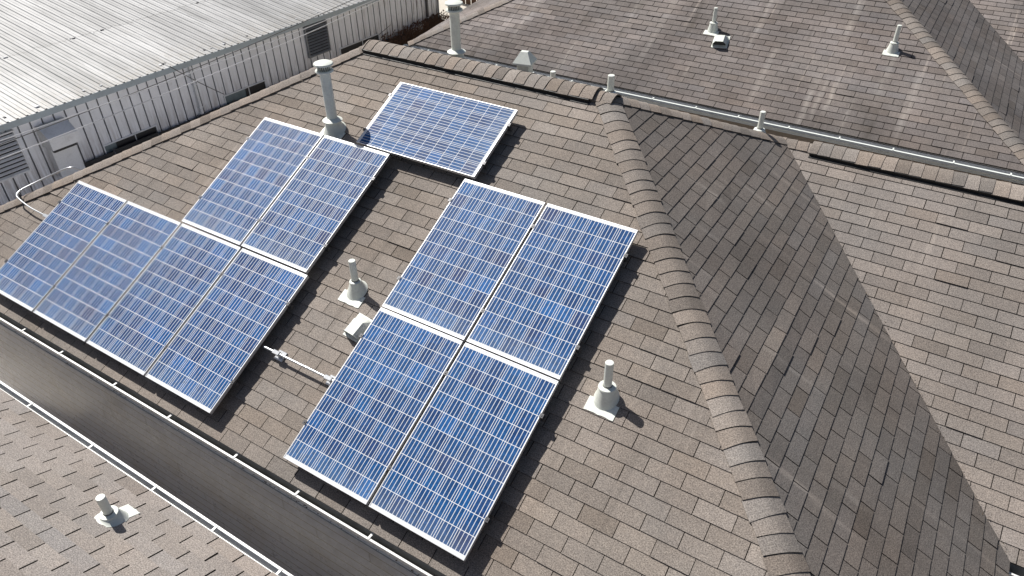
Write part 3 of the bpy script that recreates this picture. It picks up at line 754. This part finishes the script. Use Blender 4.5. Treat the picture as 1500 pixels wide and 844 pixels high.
mb = MB(); mb.tube([(-.86, -.40, -.25), (-.86, -.40, -.42)], .012, 8); mb.build('riser', M_cable, ce)

# ================================================================== METAL BUILDING
aB = .04; MBd = Matrix.Translation((-7, 7, ZG)) @ Matrix.Rotation(-math.atan(aB), 4, 'Z')
wh = thing('metal_building', 'long grey metal building with a white ribbed roof at the upper left', 'building', MBd)
E0 = -1.67 - ZG; y0, y1 = -12.0, 9.35
mb = MB(); mb.T = MBd
rp = .25; n = int((y1 - y0) / rp)
for i in range(n):
    a = y0 + i * rp
    for (q0, x0_), (q1, x1_) in zip([(0, 0), (.195, 0), (.198, -.045), (.226, -.045), (.229, 0), (.25, 0)], [(.195, 0), (.198, -.045), (.226, -.045), (.229, 0), (.25, 0)]):
        mb.face([(x0_, a + q0, 0), (x1_, a + q1, 0), (x1_, a + q1, E0), (x0_, a + q0, E0)], col=(1, 1, 1, 1) if x0_ == 0 and x1_ == 0 else (.45, .45, .46, 1))
mb.face([(0, y1, 0), (-14, y1, 0), (-14, y1, E0 + 1.9), (0, y1, E0)])
mb.build('wall', M_mwall, wh)
mb = MB(); mb.T = MBd
sl = .14; L = 13.
def rz(x): return E0 + .03 - sl * x
prof = [(0, 0), (.04, 0), (.053, .022), (.085, .022), (.098, 0), (.145, 0), (.15, .008), (.16, .008), (.165, 0), (.2, 0)]
n = int((y1 - y0 + .2) / .20)
rr = random.Random(5)
for i in range(n):
    a = y0 + i * .20
    if i % 4 == 0: pk = [rr.uniform(.86, 1.16) for _ in range(3)]
    rk_ = [p * rr.uniform(.93, 1.07) for p in pk]
    segs = [.16, -2.6 + rr.uniform(-.05, .05), -6.3, -L]
    for s_ in range(3):
        xa, xb = segs[s_], segs[s_ + 1]; dz = .006 * (2 - s_) * 0 + .004 * s_
        for (q0, h0), (q1, h1) in zip(prof, prof[1:]):
            mb.face([(xa, a + q0, rz(xa) + h0 + dz), (xa, a + q1, rz(xa) + h1 + dz), (xb, a + q1, rz(xb) + h1 + dz), (xb, a + q0, rz(xb) + h0 + dz)], col=(rk_[s_] * (.8 if h1 < h0 else 1.),) * 3 + (1,))
mb.build('roof', M_mroof, wh)
mb = MB(); mb.T = MBd
mb.box((.03, y0, E0 - .13), (.15, y1 + .05, E0 - .005)); mb.box((.152, y0, E0 - .03), (.17, y1 + .05, E0 + .008)); mb.build('eave_gutter', M_teal, wh)
for i in range(46):
    yy = rr.uniform(-6, y1); xx = rr.choice([-.05, -.08, -2.6, -2.58]) + rr.uniform(-.02, .02)
    sx, sy = rr.uniform(.015, .04), rr.uniform(.02, .05)
    mb = MB(); mb.T = MBd; mb.bbox((xx - sx, yy - sy, rz(xx) + .001), (xx + sx, yy + sy, rz(xx) + .012 + rr.uniform(0, .012)), .004); mb.build('sealant_patch', M_acbox if i % 3 else M_clamp, wh)
def win(ya, yb, za, zb, glass=None):
    mb = MB(); mb.T = MBd; zz0, zz1 = za - ZG, zb - ZG
    mb.box((.004, ya, zz0), (.012, yb, zz1)); w = mb.build('window', M_dark, wh)
    mb = MB(); mb.T = MBd
    for a, b, c, d in ((ya - .03, ya, zz0 - .03, zz1 + .03), (yb, yb + .03, zz0 - .03, zz1 + .03), (ya, yb, zz1, zz1 + .03), (ya, yb, zz0 - .03, zz0), ((ya + yb) / 2 + .1, (ya + yb) / 2 + .12, zz0, zz1)):
        mb.box((.0, a, c), (.028, b, d))
    mb.build('frame', M_acbox, w)
    if glass:
        mb = MB(); mb.T = MBd; mb.box((.013, glass[0], zz0), (.019, glass[1], zz1)); mb.build('pane', M_glass, w)
win(-3.0, -1.66, -3.36, -2.93, (-3.0, -2.72))
win(.40, 1.72, -3.36, -2.88, (.40, 1.05))
win(4.62, 6.28, -3.36, -2.83)
def louvre(ya, yb, za, zb, label, mat):
    Mx = MBd @ T(.02, (ya + yb) / 2, (za + zb) / 2 - ZG)
    t = thing('louvre_vent', label, 'louvre vent', Mx, 'louvre vents on the metal wall')
    w = (yb - ya) / 2; h = (zb - za) / 2
    mb = MB(); mb.T = Mx
    for a, b, c, d in ((-w, -w + .03, -h, h), (w - .03, w, -h, h), (-w + .03, w - .03, h - .03, h), (-w + .03, w - .03, -h, -h + .03)): mb.box((-.01, a, c), (.07, b, d))
    mb.build('frame', mat, t)
    mb = MB(); mb.T = Mx; n = int(2 * h / .085)
    for i in range(n):
        z = -h + .035 + i * (2 * h - .05) / n
        mb.face([(.075, -w + .03, z), (.075, w - .03, z), (.035, w - .03, z + .036), (.035, -w + .03, z + .036)])
        mb.face([(.075, -w + .03, z), (.075, w - .03, z), (.075, w - .03, z - .008), (.075, -w + .03, z - .008)])
    mb.build('slats', mat, t)
    mb = MB(); mb.T = Mx; mb.box((-.015, -w + .03, -h + .03), (.002, w - .03, h - .03)); mb.build('backing', M_dark, t)
louvre(-5.9, -4.66, -2.80, -1.87, 'light grey louvre vent at the left edge of the metal wall', M_acbox)
louvre(3.36, 4.20, -2.73, -1.85, 'dark grey louvre vent on the metal wall left of the tall flue cap', paint('dark_louvre_paint', (.20, .21, .22), .5, 0, .4, (.05, .05, .05), 5))
# evaporative cooler hood
Mx = MBd @ T(.02, -3.88, -3.15 - ZG)
ac = thing('wall_hood', 'boxy grey metal exhaust hood hanging on the metal wall between vent and window', 'exhaust hood', Mx)
mb = MB(); mb.T = Mx
mb.bbox((0, -.32, 0), (.22, .22, .70), .008); mb.build('duct', M_acbox, ac)
mb = MB(); mb.T = Mx
a = [(0, 1.17), (.16, 1.17), (.42, .96), (.42, .72), (0, .72)]
for yy0, yy1 in ((-.36, .26),):
    for i in range(len(a)):
        p, q = a[i], a[(i + 1) % len(a)]
        if i == 3: continue
        mb.face([(p[0], yy0, p[1]), (p[0], yy1, p[1]), (q[0], yy1, q[1]), (q[0], yy0, q[1])])
    mb.face([(p[0], yy0, p[1]) for p in a]); mb.face([(p[0], yy1, p[1]) for p in a][::-1])
mb.build('hood', M_acbox, ac)
mb = MB(); mb.T = Mx; mb.box((.225, -.30, .62), (.30, .20, .71)); mb.build('dark_block', M_dark, ac)  # dark block just below the hood, in front of the duct
# downspouts
for yy, zz, l, m in ((-.38, 0, 'thin grey downspout on the middle of the metal wall', M_acbox), (8.66, 0, 'dark downpipe near the rusty far end of the metal wall', M_clamp)):
    Mx = MBd @ T(.05, yy, 0)
    d = thing('downspout', l, 'downspout', Mx, 'downspouts on the metal wall')
    mb = MB(); mb.T = Mx; mb.bbox((-.03, -.035, 0), (.04, .035, E0 - .1), .006); mb.build('pipe', m, d)
    mb = MB(); mb.T = Mx
    for z in (.5, 1.1): mb.box((-.045, -.05, z), (.045, .05, z + .025))
    mb.build('bracket', M_acbox, d)
# overhead cables
def cable(a, b, sag, r, label, mat):
    a = Vector(a); b = Vector(b); n = 24
    pts = [a.lerp(b, i / n) - Vector((0, 0, sag * 4 * (i / n) * (1 - i / n))) for i in range(n + 1)]
    mid = pts[0]
    mb = MB(); mb.tube(pts, r, 6); o = mb.build('overhead_cable', mat, None, a); tag(o, label, 'cable', 'cables strung along the metal wall'); return o
cable((-4.6, -6.5, -.62), (-4.6, 14.5, -.80), .34, .009, 'topmost of the three long cables strung before the metal wall', M_cableL)
cable((-4.6, -6.5, -.85), (-5.0, 14.5, -.60), .38, .009, 'middle of the three long cables strung before the metal wall', M_cable)
cable((-4.6, -6.5, -1.1), (-4.7, 14.5, -.85), .32, .010, 'lowest of the three long cables strung before the metal wall', M_cableL)
cable((-6.55, 5.85, -1.52), (-6.75, 7.25, -2.72), .03, .010, 'short dark drop cable slanting down from the eave to the grey window', M_cable)
cable((-6.75, 12.3, -3.1), (-6.7, 16.6, -1.75), .10, .009, 'thin cable slanting up across the rusty end of the metal wall', M_cable)
Mx = MBd @ T(.12, 3.0, 0)
lf = thing('low_black_strip', 'low black strip of panels running along the foot of the metal wall', 'fence', Mx)  # row of low black panels and posts close to the wall foot
rr = random.Random(8)
for i in range(11):
    a = -7.0 + i * 1.15
    mb = MB(); mb.T = Mx; mb.box((-.02, a, .1), (.02, a + 1.12, .34 + rr.uniform(-.02, .02))); mb.build('black_panel', M_dark, lf)
    mb = MB(); mb.T = Mx; mb.tube([(.0, a + 1.135, 0), (.0, a + 1.135, .38)], .02, 8); mb.build('post', M_clamp, lf)
# far end clutter
Mx = T(-6.35, 16.9, ZG)
ps = thing('steel_post', 'pale blue square post standing by the far corner of the metal wall', 'post', Mx)
mb = MB(); mb.T = Mx; mb.bbox((-.09, -.09, 0), (.09, .09, 3.4), .01); mb.build('shaft', M_post, ps)
mb = MB(); mb.T = Mx; mb.bbox((-.13, -.13, 0), (.13, .13, .06), .01); mb.bbox((-.105, -.105, .80), (.105, .105, .84), .005); mb.build('collar', M_clamp, ps)
Mx = T(-6.75, 14.9, ZG) @ Matrix.Rotation(-aB, 4, 'Z')
ub = thing('utility_box', 'small grey utility box at the rusty foot of the metal wall', 'utility box', Mx)
mb = MB(); mb.T = Mx; mb.bbox((0, -.3, .0), (.26, .3, .40), .01); mb.build('case', M_acbox, ub)
mb = MB(); mb.T = Mx; mb.bbox((-.02, -.33, .40), (.29, .33, .43), .006); mb.build('lid', M_acbox, ub)
Mx = T(-6.7, 16.0, ZG)
rk = thing('scrap_panel', 'rusty grey-green sheet leaning at the far end of the metal wall', 'scrap sheet', Mx)
mb = MB(); mb.T = Mx
for i in range(8): mb.face([(.05 + .03 * (i % 2), -.45 + i * .11, 0), (.05 + .03 * ((i + 1) % 2), -.34 + i * .11, 0), (-.05 + .03 * ((i + 1) % 2), -.34 + i * .11, .95), (-.05 + .03 * (i % 2), -.45 + i * .11, .95 + .04 * math.sin(i))])
o = mb.build('sheet', paint('corroded_sheet', (.25, .27, .25), .7, 0, .8, (.10, .06, .03), 4), rk); o.modifiers.new('s', 'SOLIDIFY').thickness = .01
# rusty corrugated fence beyond
fn = thing('rusty_fence', 'dark brown rusty board fence beyond the blue post', 'fence', T(-6.6, 19.2, ZG))
rr = random.Random(9)
for i in range(26):
    xx = -8.2 + i * .24; h = 2.3 + rr.uniform(-.12, .12); yy = 19.2 + .5 * (xx + 6.6) * .2
    mb = MB(); mb.box((xx, yy, ZG), (xx + .21, yy + .025, ZG + h)); o = mb.build('board', M_rust, fn)
# dead weeds at the wall foot
mb = MB(); rr = random.Random(3)
for i in range(1500):
    x = -6.62 + abs(rr.gauss(0, .14)); y = rr.choice([rr.uniform(13.2, 16.9), rr.uniform(14.3, 16.2)]); h = rr.uniform(.1, .55) * (1 if y < 16.5 else .6)
    dx, dy = rr.gauss(0, .1), rr.gauss(0, .1); w = .012
    mb.face([(x - w, y, ZG), (x + w, y + w, ZG), (x + dx, y + dy, ZG + h)])
    mb.face([(x + dx - .02, y + dy, ZG + h - .05), (x + dx + .03, y + dy + .02, ZG + h - .02), (x + dx, y + dy + .03, ZG + h + .02)])
tag(mb.build('dry_weeds', M_rust), 'brown dry weeds along the foot of the metal wall', 'weeds', kind='stuff')

# ================================================================== GROUND
mb = MB(); mb.face([(-300, -300, ZG - .005), (300, -300, ZG - .005), (300, 300, ZG - .005), (-300, 300, ZG - .005)])
tag(mb.build('ground', M_ground), kind='structure')

# ================================================================== LIGHT, SKY, CAMERA
sd = Vector((.611, -.135, -.78)).normalized()
sun = bpy.data.lights.new('sun', 'SUN'); sun.energy = 5.0; sun.angle = R(.5); sun.color = (1, .965, .915)
so = bpy.data.objects.new('sun', sun); COL.objects.link(so); so.rotation_euler = sd.to_track_quat('-Z', 'Y').to_euler(); so.location = (-20, 5, 30)
w = bpy.data.worlds.new('World'); S.world = w; w.use_nodes = True
nt = w.node_tree; bg = nt.nodes['Background']; sky = nt.nodes.new('ShaderNodeTexSky'); sky.sky_type = 'NISHITA'; sky.sun_disc = False
sky.sun_elevation = math.asin(-sd.z); sky.sun_rotation = math.atan2(-sd.x, -sd.y) % (2 * math.pi); sky.dust_density = 2.0; sky.air_density = 1.0
nt.links.new(sky.outputs[0], bg.inputs[0]); bg.inputs[1].default_value = .05

RC = [[0.848397128446728, 0.5292666729585378, -0.009954965532149196], [0.3093517366649022, -0.5109656311274682, -0.8020072486136999], [-0.42956235340839066, 0.6773410608415146, -0.5972313386220925]]
cam = bpy.data.cameras.new('camera'); co = bpy.data.objects.new('camera', cam); COL.objects.link(co)
mw = Matrix(((RC[0][0], -RC[1][0], -RC[2][0], 9.137994), (RC[0][1], -RC[1][1], -RC[2][1], -4.091267), (RC[0][2], -RC[1][2], -RC[2][2], 4.414736), (0, 0, 0, 1)))
co.matrix_world = mw; cam.sensor_width = 36; cam.lens = 1067.73 / 1500 * 36; cam.clip_start = .05; cam.clip_end = 1500
S.camera = co
S.view_settings.view_transform = 'Standard'; S.view_settings.look = 'None'; S.view_settings.exposure = .13; S.view_settings.gamma = 1
